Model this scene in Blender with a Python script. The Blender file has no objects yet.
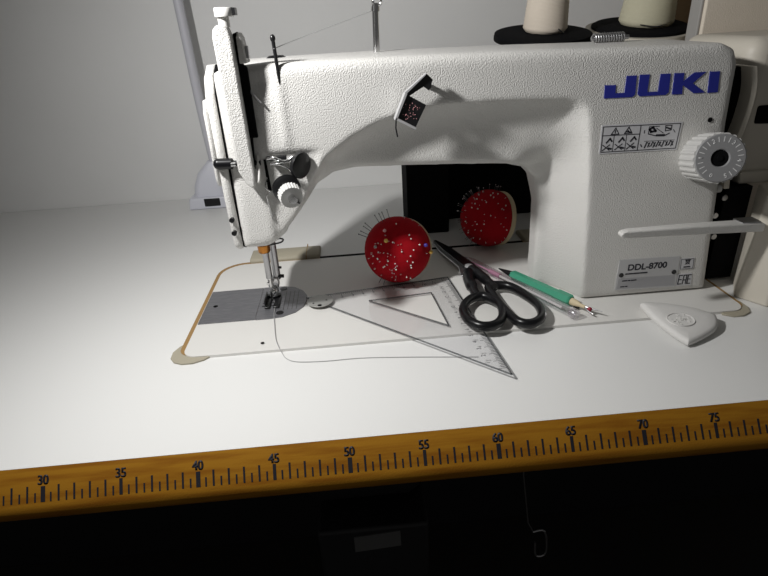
import bpy, bmesh, math, random
import numpy as np
from mathutils import Vector, Matrix
from mathutils.geometry import tessellate_polygon
random.seed(7)
PI = math.pi
S = 0.01          # the scene is laid out in centimetres; X along the table edge, Y away from it, Z above the table top
ZT = 0.75         # table top height in metres
C = bpy.context.scene.collection

def W(p): return Vector((p[0]*S, p[1]*S, ZT+p[2]*S))

# ------------------------------------------------------------------ materials
def mat(name, col, rough=.5, metal=0., bump=None, var=None, spec=.5, coat=0.):
    m = bpy.data.materials.new(name); m.use_nodes = True
    nt = m.node_tree; b = nt.nodes['Principled BSDF']
    b.inputs['Base Color'].default_value = (*col, 1)
    b.inputs['Roughness'].default_value = rough; b.inputs['Metallic'].default_value = metal
    b.inputs['Specular IOR Level'].default_value = spec; b.inputs['Coat Weight'].default_value = coat
    tc = nt.nodes.new('ShaderNodeTexCoord')
    if bump:
        scale, strength, dist, detail = bump
        n = nt.nodes.new('ShaderNodeTexNoise'); n.inputs['Scale'].default_value = scale
        n.inputs['Detail'].default_value = detail
        bp = nt.nodes.new('ShaderNodeBump'); bp.inputs['Strength'].default_value = strength
        bp.inputs['Distance'].default_value = dist
        nt.links.new(tc.outputs['Object'], n.inputs['Vector'])
        nt.links.new(n.outputs['Fac'], bp.inputs['Height']); nt.links.new(bp.outputs['Normal'], b.inputs['Normal'])
    if var:
        scale, col2, lo, hi, stretch = var
        mp = nt.nodes.new('ShaderNodeMapping'); mp.inputs['Scale'].default_value = stretch
        n = nt.nodes.new('ShaderNodeTexNoise'); n.inputs['Scale'].default_value = scale; n.inputs['Detail'].default_value = 5
        r = nt.nodes.new('ShaderNodeMapRange'); r.inputs[1].default_value = lo; r.inputs[2].default_value = hi
        mx = nt.nodes.new('ShaderNodeMix'); mx.data_type = 'RGBA'
        mx.inputs[6].default_value = (*col, 1); mx.inputs[7].default_value = (*col2, 1)
        nt.links.new(tc.outputs['Object'], mp.inputs['Vector']); nt.links.new(mp.outputs['Vector'], n.inputs['Vector'])
        nt.links.new(n.outputs['Fac'], r.inputs[0]); nt.links.new(r.outputs[0], mx.inputs[0])
        nt.links.new(mx.outputs[2], b.inputs['Base Color'])
    return m

M = {}
M['laminate'] = mat('white_laminate', (.80,.80,.785), .42, bump=(1500,.12,.0004,2), spec=.35)
M['beech'] = mat('beech_edge', (.41,.185,.014), .5, bump=(900,.15,.0005,3), var=(60,(.30,.115,.008),.42,.66,(.35,4,4)), spec=.2)
M['ink'] = mat('dark_ink', (.012,.012,.02), .6)
M['paint'] = mat('wrinkle_paint', (.70,.69,.665), .42, bump=(1000,.7,.0011,1.5), spec=.45)
M['cast'] = mat('smooth_cream_paint', (.74,.73,.70), .38, bump=(420,.08,.0006,1))
M['cover'] = mat('cream_cover_plastic', (.62,.58,.50), .5, bump=(700,.12,.0005,2))
M['tan'] = mat('tan_rubber', (.40,.365,.28), .65, bump=(600,.2,.0005,2))
M['cork'] = mat('cork_gasket', (.33,.20,.075), .8, bump=(1200,.4,.0006,2))
M['plate'] = mat('ground_steel', (.20,.20,.215), .42, metal=.55, bump=(1500,.1,.0002,2), var=(120,(.26,.26,.27),.4,.7,(1,8,1)))
M['chrome'] = mat('chrome', (.72,.72,.72), .16, metal=1)
M['steel'] = mat('satin_steel', (.52,.52,.53), .33, metal=1)
M['black_metal'] = mat('black_metal', (.012,.012,.013), .28)
M['black_plastic'] = mat('black_plastic', (.006,.006,.007), .3, spec=.35)
M['matte_black'] = mat('matte_black', (.004,.004,.0045), .85, spec=.1)
M['foam'] = mat('black_foam', (.006,.006,.007), .95, bump=(900,.5,.001,2), spec=.1)
M['copper'] = mat('copper_bush', (.48,.20,.045), .3, metal=1)
M['white_plastic'] = mat('white_plastic', (.78,.77,.74), .38)
M['dial'] = mat('dial_plastic', (.58,.575,.56), .4)
M['dial_face'] = mat('dial_face', (.26,.26,.265), .45)
M['lamp_plastic'] = mat('lamp_plastic', (.70,.71,.78), .4)
M['lamp_tube'] = mat('lamp_tube', (.60,.60,.65), .45)
M['blue'] = mat('logo_blue', (.022,.030,.30), .4)
M['alu'] = mat('alu_plate', (.56,.56,.57), .42, metal=.35)
M['alu_dark'] = mat('alu_plate_band', (.42,.42,.44), .42, metal=.35)
M['sticker'] = mat('sticker', (.62,.62,.64), .5)
M['red'] = mat('red_velvet', (.36,.004,.010), .9, bump=(1800,.35,.0006,2), spec=.15)
M['red'].node_tree.nodes['Principled BSDF'].inputs['Sheen Weight'].default_value = .0
M['card'] = mat('card_base', (.62,.52,.34), .7)
M['green'] = mat('green_plastic', (.05,.30,.185), .35)
M['ruby'] = mat('red_bead', (.30,.02,.04), .3)
M['chalk'] = mat('chalk', (.68,.67,.65), .75, bump=(400,.12,.0006,2))
M['cream_thread'] = mat('cream_thread', (.70,.62,.52), .75, bump=(60,.1,.0003,1))
M['olive_thread'] = mat('olive_thread', (.60,.57,.42), .75, bump=(60,.1,.0003,1))
for k in ('cream_thread','olive_thread'):      # fine wound-thread rings
    nt = M[k].node_tree; b = nt.nodes['Principled BSDF']
    wv = nt.nodes.new('ShaderNodeTexWave'); wv.bands_direction = 'Z'; wv.inputs['Scale'].default_value = 260; wv.inputs['Distortion'].default_value = 2.5
    tc = nt.nodes.new('ShaderNodeTexCoord'); bp = nt.nodes.new('ShaderNodeBump'); bp.inputs['Strength'].default_value = .4; bp.inputs['Distance'].default_value = .0006
    nt.links.new(tc.outputs['Object'], wv.inputs['Vector']); nt.links.new(wv.outputs['Fac'], bp.inputs['Height']); nt.links.new(bp.outputs['Normal'], b.inputs['Normal'])
M['white_thread'] = mat('white_thread', (.75,.75,.74), .8)
M['grey_thread'] = mat('grey_thread', (.42,.42,.42), .8)
M['board'] = mat('cream_board', (.80,.72,.61), .8, bump=(900,.4,.0008,2), var=(25,(.75,.67,.56),.4,.7,(1,1,1)))
M['brown'] = mat('brown_board', (.28,.20,.12), .7, var=(30,(.22,.15,.085),.4,.7,(4,1,.4)))
M['grey_card'] = mat('grey_card', (.36,.35,.335), .7)
M['wall'] = mat('grey_wall', (.85,.85,.84), .8, bump=(120,.15,.001,3), var=(6,(.81,.81,.80),.35,.75,(1,1,1)))
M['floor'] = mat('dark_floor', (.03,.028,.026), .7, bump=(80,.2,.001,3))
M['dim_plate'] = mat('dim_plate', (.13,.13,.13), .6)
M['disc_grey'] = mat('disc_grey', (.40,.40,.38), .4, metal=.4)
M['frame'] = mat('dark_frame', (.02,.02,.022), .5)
M['pin_steel'] = mat('pin_steel', (.75,.75,.76), .2, metal=1)
M['pin_white'] = mat('pin_white', (.75,.72,.66), .25)
M['pin_yellow'] = mat('pin_yellow', (.75,.48,.10), .25)
M['pin_purple'] = mat('pin_purple', (.07,.04,.30), .25)
M['pin_pink'] = mat('pin_pink', (.7,.35,.36), .25)
M['pin_dark'] = mat('pin_dark', (.03,.03,.035), .3)
M['pink'] = mat('pink_insert', (.60,.30,.42), .5)
M['white_print'] = mat('white_print', (.72,.72,.72), .5)
def clear(name, tint, glossy=.12, rough=.08):
    m = bpy.data.materials.new(name); m.use_nodes = True; nt = m.node_tree
    b = nt.nodes.new('ShaderNodeBsdfGlossy'); b.inputs[0].default_value = (*tint,1); b.inputs['Roughness'].default_value = rough
    tr = nt.nodes.new('ShaderNodeBsdfTransparent'); tr.inputs[0].default_value = (*tint,1)
    fr = nt.nodes.new('ShaderNodeLayerWeight'); fr.inputs['Blend'].default_value = .5
    pw = nt.nodes.new('ShaderNodeMath'); pw.operation = 'POWER'; pw.inputs[1].default_value = 5
    ma = nt.nodes.new('ShaderNodeMath'); ma.operation = 'ADD'; ma.inputs[1].default_value = glossy; ma.use_clamp = True
    mx = nt.nodes.new('ShaderNodeMixShader')
    nt.links.new(fr.outputs['Facing'], pw.inputs[0]); nt.links.new(pw.outputs[0], ma.inputs[0]); nt.links.new(ma.outputs[0], mx.inputs[0])
    nt.links.new(tr.outputs[0], mx.inputs[1]); nt.links.new(b.outputs[0], mx.inputs[2])
    nt.links.new(mx.outputs[0], nt.nodes['Material Output'].inputs['Surface'])
    return m
M['clear'] = clear('clear_acrylic', (.965,.965,.97), .02)
M['clear_edge'] = clear('clear_acrylic_edge', (.62,.63,.64), .22)
M['clear_pen'] = clear('clear_barrel', (.93,.92,.94), .2, .2)
mm = bpy.data.materials.new('lamp_diffuser'); mm.use_nodes = True
bb = mm.node_tree.nodes['Principled BSDF']; bb.inputs['Emission Color'].default_value = (1,.98,.95,1); bb.inputs['Emission Strength'].default_value = 3
M['diffuser'] = mm

# ------------------------------------------------------------------ mesh helpers (coordinates in cm)
def V(bm, p): return bm.verts.new(p)
def box(bm, x0, x1, y0, y1, z0, z1, rot=None):
    c = Vector(((x0+x1)/2, (y0+y1)/2, (z0+z1)/2))
    r = bmesh.ops.create_cube(bm, size=1)
    for v in r['verts']:
        q = Vector((v.co.x*(x1-x0), v.co.y*(y1-y0), v.co.z*(z1-z0)))
        if rot: q = rot @ q
        v.co = c+q
    return r['verts']
def frame_of(d):
    d = Vector(d).normalized()
    a = Vector((0,0,1)) if abs(d.z) < .9 else Vector((1,0,0))
    u = d.cross(a).normalized(); return d, u, d.cross(u).normalized()
def lathe(bm, prof, o, axis=(0,0,1), seg=32, sx=1., sy=1.):
    d, u, w = frame_of(axis); o = Vector(o); rings = []
    for r, h in prof:
        if r < 1e-6: rings.append([V(bm, o+d*h)])
        else: rings.append([V(bm, o+d*h+u*(r*sx*math.cos(2*PI*i/seg))+w*(r*sy*math.sin(2*PI*i/seg))) for i in range(seg)])
    for a, b in zip(rings, rings[1:]):
        if len(a) == 1 and len(b) == 1: continue
        for i in range(seg):
            j = (i+1) % seg
            if len(a) == 1: bm.faces.new((a[0], b[j], b[i]))
            elif len(b) == 1: bm.faces.new((a[i], a[j], b[0]))
            else: bm.faces.new((a[i], a[j], b[j], b[i]))
    for ring, fl in ((rings[0], 1), (rings[-1], 0)):
        if len(ring) > 1: bm.faces.new(ring[::-1] if fl else ring)
def cyl(bm, a, b, r, r2=None, seg=20):
    a = Vector(a); b = Vector(b); L = (b-a).length
    lathe(bm, [(r,0),(r if r2 is None else r2,L)], a, b-a, seg)
def sphere(bm, c, r, sx=1, sy=1, sz=1, seg=16):
    res = bmesh.ops.create_uvsphere(bm, u_segments=seg, v_segments=max(6,seg//2), radius=r)
    for v in res['verts']: v.co = Vector((v.co.x*sx, v.co.y*sy, v.co.z*sz))+Vector(c)
def tube(bm, pts, r, seg=10, closed=False, flat=1.):
    pts = [Vector(p) for p in pts]; n = len(pts); rings = []; pu = None
    for i, p in enumerate(pts):
        if closed: d = pts[(i+1) % n]-pts[i-1]
        else: d = pts[min(i+1,n-1)]-pts[max(i-1,0)]
        d.normalize()
        if pu is None: _, u, w = frame_of(d)
        else:
            u = (pu-d*pu.dot(d)).normalized(); w = d.cross(u)
        pu = u; rr = r[i] if isinstance(r, (list,tuple)) else r
        rings.append([V(bm, p+u*(rr*math.cos(2*PI*k/seg))+w*(rr*flat*math.sin(2*PI*k/seg))) for k in range(seg)])
    m = n if closed else n-1
    for i in range(m):
        a, b = rings[i], rings[(i+1) % n]
        off = 0
        if closed and i == n-1:
            off = min(range(seg), key=lambda o: (b[o].co-a[0].co).length)
        for k in range(seg):
            bm.faces.new((a[k], a[(k+1)%seg], b[(k+1+off)%seg], b[(k+off)%seg]))
    if not closed: bm.faces.new(rings[0][::-1]); bm.faces.new(rings[-1])
def smooth_path(pts, n=8, closed=False):
    P = [Vector(p) for p in pts]; out = []; N = len(P)
    for i in range(N if closed else N-1):
        if closed: a, b, c, d = P[i-1], P[i], P[(i+1)%N], P[(i+2)%N]
        else: a, b, c, d = P[max(i-1,0)], P[i], P[i+1], P[min(i+2,N-1)]
        for k in range(n):
            t = k/n
            out.append(.5*((2*b)+(c-a)*t+(2*a-5*b+4*c-d)*t*t+(3*b-a-3*c+d)*t**3))
    if not closed: out.append(P[-1])
    return out
def prism(bm, poly, f0, f1, hole=None):
    """poly: 2-D points; f0/f1 map a 2-D point to the near and far face."""
    if hole:
        n = len(poly); assert len(hole) == n
        A = [V(bm, f0(p)) for p in poly]; B = [V(bm, f1(p)) for p in poly]
        H = [V(bm, f0(p)) for p in hole]; K = [V(bm, f1(p)) for p in hole]
        for i in range(n):
            j = (i+1) % n
            bm.faces.new((A[i],A[j],H[j],H[i])); bm.faces.new((B[j],B[i],K[i],K[j]))
            bm.faces.new((A[j],A[i],B[i],B[j])); bm.faces.new((H[i],H[j],K[j],K[i]))
        return
    A = [V(bm, f0(p)) for p in poly]; B = [V(bm, f1(p)) for p in poly]; n = len(poly)
    for i in range(n):
        j = (i+1) % n; bm.faces.new((A[j],A[i],B[i],B[j]))
    if n <= 4: bm.faces.new(A); bm.faces.new(B[::-1]); return
    for t in tessellate_polygon([[Vector((p[0],p[1],0)) for p in poly]]):
        bm.faces.new([A[i] for i in t]); bm.faces.new([B[i] for i in t[::-1]])
def prism_xz(bm, poly, y0, y1): prism(bm, poly, lambda p: (p[0],y0,p[1]), lambda p: (p[0],y1,p[1]))
def prism_xy(bm, poly, z0, z1, hole=None): prism(bm, poly, lambda p: (p[0],p[1],z0), lambda p: (p[0],p[1],z1), hole)
def round_rect(x0, x1, y0, y1, r, n=6):
    out = []
    for cx, cy, a0 in ((x1-r,y1-r,0),(x0+r,y1-r,90),(x0+r,y0+r,180),(x1-r,y0+r,270)):
        for i in range(n+1):
            a = math.radians(a0+90*i/n); out.append((cx+r*math.cos(a), cy+r*math.sin(a)))
    return out
def circle2(cx, cy, r, n=28, ry=None):
    return [(cx+r*math.cos(2*PI*i/n), cy+(ry or r)*math.sin(2*PI*i/n)) for i in range(n)]
def stroke(bm, pts, w, f, closed=False, t=.012):
    """a drawn line: boxes of width w along 2-D pts on the plane map f(u, v, h)"""
    P = list(pts)+([pts[0]] if closed else [])
    for a, b in zip(P, P[1:]):
        dx, dy = b[0]-a[0], b[1]-a[1]; L = math.hypot(dx,dy) or 1e-6
        nx, ny = -dy/L*w/2, dx/L*w/2; ex, ey = dx/L*w/2, dy/L*w/2
        q = [(a[0]-ex+nx,a[1]-ey+ny),(b[0]+ex+nx,b[1]+ey+ny),(b[0]+ex-nx,b[1]+ey-ny),(a[0]-ex-nx,a[1]-ey-ny)]
        prism(bm, q, lambda p: f(p[0],p[1],0), lambda p: f(p[0],p[1],t))

def wloc(o):
    v = Vector((0,0,0))
    while o: v = v+o.location; o = o.parent
    return v
def obj(name, bm, m, parent=None, loc=None, smooth=None, bevel=None, seg=2):
    bmesh.ops.recalc_face_normals(bm, faces=bm.faces[:])
    me = bpy.data.meshes.new(name)
    base = wloc(parent) if parent else (W(loc) if loc is not None else Vector((0,0,0)))
    for v in bm.verts: v.co = W(v.co)-base
    bm.to_mesh(me); bm.free()
    for x in (m if isinstance(m, (list,tuple)) else [m]): me.materials.append(x)
    o = bpy.data.objects.new(name, me); C.objects.link(o)
    if parent: o.parent = parent
    elif loc is not None: o.location = W(loc)
    if smooth: me.shade_smooth(); me.set_sharp_from_angle(angle=math.radians(smooth))
    if bevel:
        b = o.modifiers.new('bevel','BEVEL'); b.width = bevel*S; b.segments = seg; b.limit_method = 'ANGLE'; b.angle_limit = math.radians(40)
        b.harden_normals = False
        if not smooth: me.shade_smooth(); me.set_sharp_from_angle(angle=math.radians(40))
    return o
def tag(o, label, cat, group=None):
    o['label'] = label; o['category'] = cat
    if group: o['group'] = group
    return o
def thing(name, label, cat, loc, group=None):
    o = bpy.data.objects.new(name, None); C.objects.link(o); o.location = W(loc); o.empty_display_size = .02
    return tag(o, label, cat, group)
def struct(o): o['kind'] = 'structure'; return o
B = bmesh.new
FONT = {}
def text_bm(s, size, to_world, bold=0., align='CENTER', sx=1., extr=.01):
    cu = bpy.data.curves.new('t','FONT'); cu.body = s; cu.size = 1; cu.align_x = align; cu.align_y = 'BOTTOM_BASELINE'; cu.offset = bold
    o = bpy.data.objects.new('t', cu); C.objects.link(o)
    dg = bpy.context.evaluated_depsgraph_get(); me = bpy.data.meshes.new_from_object(o.evaluated_get(dg))
    bm = B(); bm.from_mesh(me)
    bpy.data.objects.remove(o); bpy.data.meshes.remove(me); bpy.data.curves.remove(cu)
    r = bmesh.ops.extrude_face_region(bm, geom=bm.faces[:])
    top = {g for g in r['geom'] if isinstance(g, bmesh.types.BMVert)}
    for v in bm.verts: v.co = Vector(to_world(v.co.x*size*sx, v.co.y*size, extr if v in top else 0))
    return bm
def join(bm, other):
    me = bpy.data.meshes.new('j'); other.to_mesh(me); other.free(); bm.from_mesh(me); bpy.data.meshes.remove(me)

# ------------------------------------------------------------------ surface nets for the machine casting
def poly_sdf(P, X, Z):
    P = np.array(P, float); d = np.full(X.shape, 1e9); s = np.ones(X.shape)
    n = len(P)
    for i in range(n):
        a = P[i]; b = P[i-1]; ex, ez = b-a
        wx, wz = X-a[0], Z-a[1]
        t = np.clip((wx*ex+wz*ez)/(ex*ex+ez*ez+1e-12), 0, 1)
        d = np.minimum(d, (wx-ex*t)**2+(wz-ez*t)**2)
        c1 = Z >= a[1]; c2 = Z < b[1]; c3 = ex*wz > ez*wx
        flip = (c1 & c2 & c3) | (~c1 & ~c2 & ~c3)
        s = np.where(flip, -s, s)
    return s*np.sqrt(d)
def line_dist(P, X, Z):
    P = np.array(P, float); d = np.full(X.shape, 1e9)
    for a, b in zip(P, P[1:]):
        ex, ez = b-a; wx, wz = X-a[0], Z-a[1]
        t = np.clip((wx*ex+wz*ez)/(ex*ex+ez*ez+1e-12), 0, 1)
        d = np.minimum(d, (wx-ex*t)**2+(wz-ez*t)**2)
    return np.sqrt(d)
def smax(a, b, k):
    h = np.clip(.5+.5*(a-b)/k, 0, 1)
    return b*(1-h)+a*h+k*h*(1-h)
def surface_nets(F, org, h):
    nx, ny, nz = F.shape; ins = F < 0
    cnt = np.zeros((nx-1,ny-1,nz-1)); acc = np.zeros((nx-1,ny-1,nz-1,3))
    corners = [(i,j,k) for i in (0,1) for j in (0,1) for k in (0,1)]
    def sl(c): return F[c[0]:nx-1+c[0], c[1]:ny-1+c[1], c[2]:nz-1+c[2]]
    for a in corners:
        for ax in range(3):
            if a[ax] == 1: continue
            b = list(a); b[ax] = 1
            fa, fb = sl(a), sl(tuple(b)); m = (fa < 0) != (fb < 0)
            t = np.where(m, fa/np.where(m, fa-fb, 1), 0)
            for q in range(3): acc[...,q] += np.where(m, a[q]+(t if q == ax else 0), 0)
            cnt += m
    act = cnt > 0; idx = -np.ones(act.shape, int); idx[act] = np.arange(act.sum())
    cells = np.argwhere(act)
    vs = org+(cells+acc[act]/cnt[act][:,None])*h
    faces = []
    for ax in range(3):
        o1, o2 = [q for q in range(3) if q != ax]
        s0 = [slice(None)]*3; s1 = [slice(None)]*3; s0[ax] = slice(0,-1); s1[ax] = slice(1,None)
        m = ins[tuple(s0)] != ins[tuple(s1)]
        e = np.argwhere(m)
        e = e[(e[:,o1] > 0) & (e[:,o2] > 0) & (e[:,o1] < act.shape[o1]) & (e[:,o2] < act.shape[o2])]
        def g(d1, d2):
            c = e.copy(); c[:,o1] -= d1; c[:,o2] -= d2; return idx[c[:,0],c[:,1],c[:,2]]
        faces.append(np.stack([g(0,0),g(1,0),g(1,1),g(0,1)],1))
    return vs, np.concatenate(faces)

# ------------------------------------------------------------------ setting
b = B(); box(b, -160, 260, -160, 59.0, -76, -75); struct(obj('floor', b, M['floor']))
b = B(); box(b, -160, 260, 58.4, 60, -75, 175); struct(obj('wall_back', b, M['wall']))

# ------------------------------------------------------------------ table
table = thing('sewing_table', 'white laminate sewing table with a beech measuring-ruler front edge', 'table', (60,28,-75))
b = B(); box(b, -70, 170, 0, 58.3, -3.2, 0); obj('tabletop', b, M['laminate'], table)
b = B()
prof = [(0,-.02),(-.08,-.1),(-1.3,-1.85),(-1.5,-2.25),(-1.45,-2.75),(-1.15,-3.15),(-.6,-3.4),(0,-3.4)]
prism(b, prof, lambda p: (-70,p[0],p[1]), lambda p: (170,p[0],p[1])); obj('wooden_edge', b, M['beech'], table, smooth=35)
# ruler printed on the sloped face of the edge
T = Vector((0,-1.22,-1.75)).normalized(); N = Vector((0,-.82,.57)).normalized()
def edge_map(u, v, h):        # u along X, v down the slope from the table edge
    q = Vector((u,-.08,-.1))+T*v+N*(h+.004); return (q.x,q.y,q.z)
xt = lambda c: 31.02+(c-30)*.9549
b = B()
for k in range(27*2, 81*2):
    c = k/2; x = xt(c)
    if k % 20 == 0: w, v0 = .27, 1.04
    elif k % 10 == 0: w, v0 = .2, 1.0
    elif k % 2 == 0: w, v0 = .12, 1.0
    else: w, v0 = .10, 1.42
    v1 = 1.98
    prism(b, [(x-w/2,v0),(x+w/2,v0),(x+w/2,v1),(x-w/2,v1)], lambda p: edge_map(p[0],p[1],0), lambda p: edge_map(p[0],p[1],.012))
for c in range(30, 81, 5):
    for du in (-.022, .022):
        join(b, text_bm(str(c), .80, lambda u, v, h, c=c, du=du: edge_map(xt(c)+u+du, .93-v, h+.004*(du > 0)), bold=.016, sx=.86))
obj('ruler_marking', b, M['ink'], table)
for x in (-50, 150):
    for y in (6, 52):
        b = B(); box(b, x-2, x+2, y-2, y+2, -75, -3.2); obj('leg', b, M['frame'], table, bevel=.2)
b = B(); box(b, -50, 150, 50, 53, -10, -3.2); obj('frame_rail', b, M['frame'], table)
b = B(); box(b, -69, 169, 55, 57, -74.9, -3.25); obj('added_dark_panel', b, M['frame'], table)  # added dark sheet, covers the ambient-lit wall so the space below stays dark
# tan rubber cushions and hinge covers let into the table top
b = B(); prism_xy(b, [(36.7,13.6),(36.1,12.9),(35.75,12.1),(35.8,11.2),(36.2,10.6),(36.9,10.25),(37.8,10.25),(38.6,10.6),(39.3,11.3),(38.2,12.2)], 0, .16); obj('corner_cushion', b, M['tan'], table, bevel=.05)
b = B(); prism_xy(b, [(82.6,12.4),(83.0,13.6),(83.8,13.5),(84.4,12.6),(84.4,11.5),(84.0,10.7),(83.2,10.3),(82.3,10.3),(81.6,10.8)], 0, .16); obj('corner_cushion', b, M['tan'], table, bevel=.05)
for x0, x1 in ((39.5,47.3),(70.5,78.3)):
    b = B(); prism(b, [(29.55,0),(29.55,.5),(29.8,.68),(32.2,.68),(32.9,.4),(33.1,0)], lambda p, x=x0: (x,p[0],p[1]), lambda p, x=x1: (x,p[0],p[1]))
    h = obj('hinge_cover', b, M['tan'], table, bevel=.22)
    b = B(); box(b, x1-1.55, x1-1.47, 29.53, 33.0, .0, .69); obj('hinge_seam', b, M['cork'], h)

# ------------------------------------------------------------------ sewing machine
mach = thing('sewing_machine', 'cream industrial sewing machine with blue JUKI lettering standing in the table', 'sewing machine', (60,20,0))
def bed_outline(x0, x1, y0, y1, rf, rb, n=8):
    out = []
    for cx, cy, r, a0 in ((x1-rb,y1-rb,rb,0),(x0+rb,y1-rb,rb,90),(x0+rf,y0+rf,rf,180),(x1-rf,y0+rf,rf,270)):
        for i in range(n+1):
            a = math.radians(a0+90*i/n); out.append((cx+r*math.cos(a), cy+r*math.sin(a)))
    return out
bedp = bed_outline(36.75, 83.9, 11.0, 29.35, 1.1, 2.6)
b = B(); prism_xy(b, bedp, 0, .26); bed = obj('bed', b, M['cast'], mach, bevel=.17, seg=3)
b = B()
outer = bed_outline(36.35, 84.2, 11.3, 29.95, 1.1, 2.9)
prism_xy(b, outer, .0, .2); obj('gasket', b, M['cork'], mach)
b = B(); box(b, 47.3, 70.4, 29.36, 30.0, .0, .22); obj('back_seam', b, M['matte_black'], mach)

# the cast body: head, arm and column as one shape
OPEN = [(38,7.55),(44.3,7.55),(45.3,8.0),(46.2,8.75),(47.0,9.6),(47.9,10.7),(48.8,11.95),(50.2,12.85),(52,13.12),(56,12.97),(60.3,12.76),(64.5,12.5),(66.3,11.9),(67.5,10.6),(68.05,8.2),(68.15,0.2)]
CRE = [(45.0,7.4),(46.2,9.0),(47.6,10.9),(48.35,12.5),(49.7,14.5),(51.8,15.95),(54.1,17.05),(57.2,17.8),(59,17.92),(63,17.95),(68.4,17.75),(69.3,17.55),(69.85,17.1),(70.15,16.3),(70.45,14),(70.8,9.4),(71.1,4),(71.3,0.2)]
SIL = [(42.35,7.55)]+OPEN[1:]+[(82.8,.2),(82.1,9),(81.5,15),(81.35,19.4),(80.9,20.4),(79.9,20.85),(72.6,21.0),(64.4,21.25),(54,21.42),(46,21.45),(43.4,21.4),(42.35,21.0)]
h = .17
xs = np.arange(41.6, 83.8, h); ys = np.arange(14.2, 25.9, h); zs = np.arange(-.6, 22.4, h)
X2, Z2 = np.meshgrid(xs, zs, indexing='ij')
d2 = poly_sdf(SIL, X2, Z2)
dop = line_dist(OPEN[1:], X2, Z2); dcr = line_dist(CRE, X2, Z2)
reg = poly_sdf(CRE+OPEN[:0:-1], X2, Z2)
t = np.clip(dop/(dop+dcr+1e-3), 0, 1)
Hf = 5.1
t2 = np.where(reg < 0, t, 1.)
wp = np.clip((X2-64.5)/4.5, 0, 1)*np.clip((15.2-Z2)/3, 0, 1); wp = wp*wp*(3-2*wp)
H = wp*(1.2+(Hf-1.2)*(.25*t2+.75*t2**2.2))+(1-wp)*(3.3+(Hf-3.3)*(.12*t2+.88*t2**4))
H = np.where((reg > 0), Hf, H)
# column grows a little towards the base, face stays plane; recessed ledge for the thread tension
led = (1/(1+np.exp((Z2-15.15)*14)))*(1/(1+np.exp((45.15-X2)*14)))*(1/(1+np.exp((X2-49.2)*6)))
H = H-.28*led
# shallow hollow beside the take-up cover
hol = np.exp(-((X2-45.6)/.75)**2-((Z2-20.2)/.9)**2); H = H-.35*hol
rid = np.exp(-((X2-47.0)/.35)**2)*(1/(1+np.exp((Z2-20.3)*6)))*(1/(1+np.exp((15.6-Z2)*6))); H = H+.12*rid
Y3 = np.abs(ys-20.0)[None,:,None]
F = smax(d2[:,None,:]+0*Y3, Y3-H[:,None,:], .85)
F = np.maximum(F, -(zs[None,None,:]-.18)+0*F)
vs, fs = surface_nets(F, np.array([xs[0],ys[0],zs[0]]), h)
# light smoothing
nb = np.zeros((len(vs),3)); 
for _ in range(2):
    acc = np.zeros_like(vs); c = np.zeros(len(vs))
    for i in range(4):
        a, q = fs[:,i], fs[:,(i+1)%4]
        np.add.at(acc, a, vs[q]); np.add.at(acc, q, vs[a]); np.add.at(c, a, 1); np.add.at(c, q, 1)
    vs = vs*.45+.55*acc/np.maximum(c,1)[:,None]
b = B(); bv = [b.verts.new(p) for p in vs]
for f in fs:
    if len(set(f)) == 4:
        try: b.faces.new([bv[i] for i in f])
        except ValueError: pass
obj('arm_casting', b, M['paint'], mach, smooth=60)

# face plate on the left end of the head, with its seam
yz = lambda p, x: (x, p[0], p[1])
fp = [(15.35,7.7),(16.0,7.3),(22.6,7.3),(23.3,8.2),(23.6,12),(23.6,19.8),(22.6,21.3),(17.2,21.5),(15.8,20.8),(15.1,19.5),(14.95,12)]
b = B(); prism(b, fp, lambda p: yz(p,41.55), lambda p: yz(p,42.28)); fpl = obj('face_plate', b, M['paint'], mach, bevel=.3, seg=3)
bul = [(15.0,13.5),(15.4,12.8),(22.6,12.8),(22.9,13.5),(22.9,18.4),(22.4,19.2),(15.6,19.2),(15.1,18.4)]
b = B(); prism(b, bul, lambda p: yz(p,41.2), lambda p: yz(p,41.6)); obj('bulge', b, M['paint'], fpl, bevel=.18)
b = B(); prism(b, [(15.25+(p[0]-15)*.98,p[1]) for p in fp], lambda p: yz(p,42.24), lambda p: yz(p,42.4)); obj('seam', b, M['matte_black'], fpl)
b = B(); stroke(b, [(42.95,18.75),(42.66,18.3),(42.98,18.2)], .07, lambda u, v, hh: (u,15.13-hh,v), t=.03); obj('arrow_mark', b, M['ink'], mach)
for z in (10.2, 9.1):
    b = B(); cyl(b, (41.9,15.05,z), (41.9,14.75,z), .2); obj('screw', b, M['black_metal'], fpl, smooth=40)
b = B(); cyl(b, (41.75,14.75,14.72), (42.75,14.75,14.68), .42, seg=16); sphere(b, (41.75,14.75,14.72), .42); cyl(b, (42.75,14.7,14.7), (44.9,14.7,14.6), .2, seg=10); obj('thread_guide', b, M['black_plastic'], mach, smooth=40)
b = B(); cyl(b, (42.75,14.35,14.7), (43.1,14.35,14.7), .16); obj('guide_screw', b, M['chrome'], mach, smooth=40)

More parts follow.
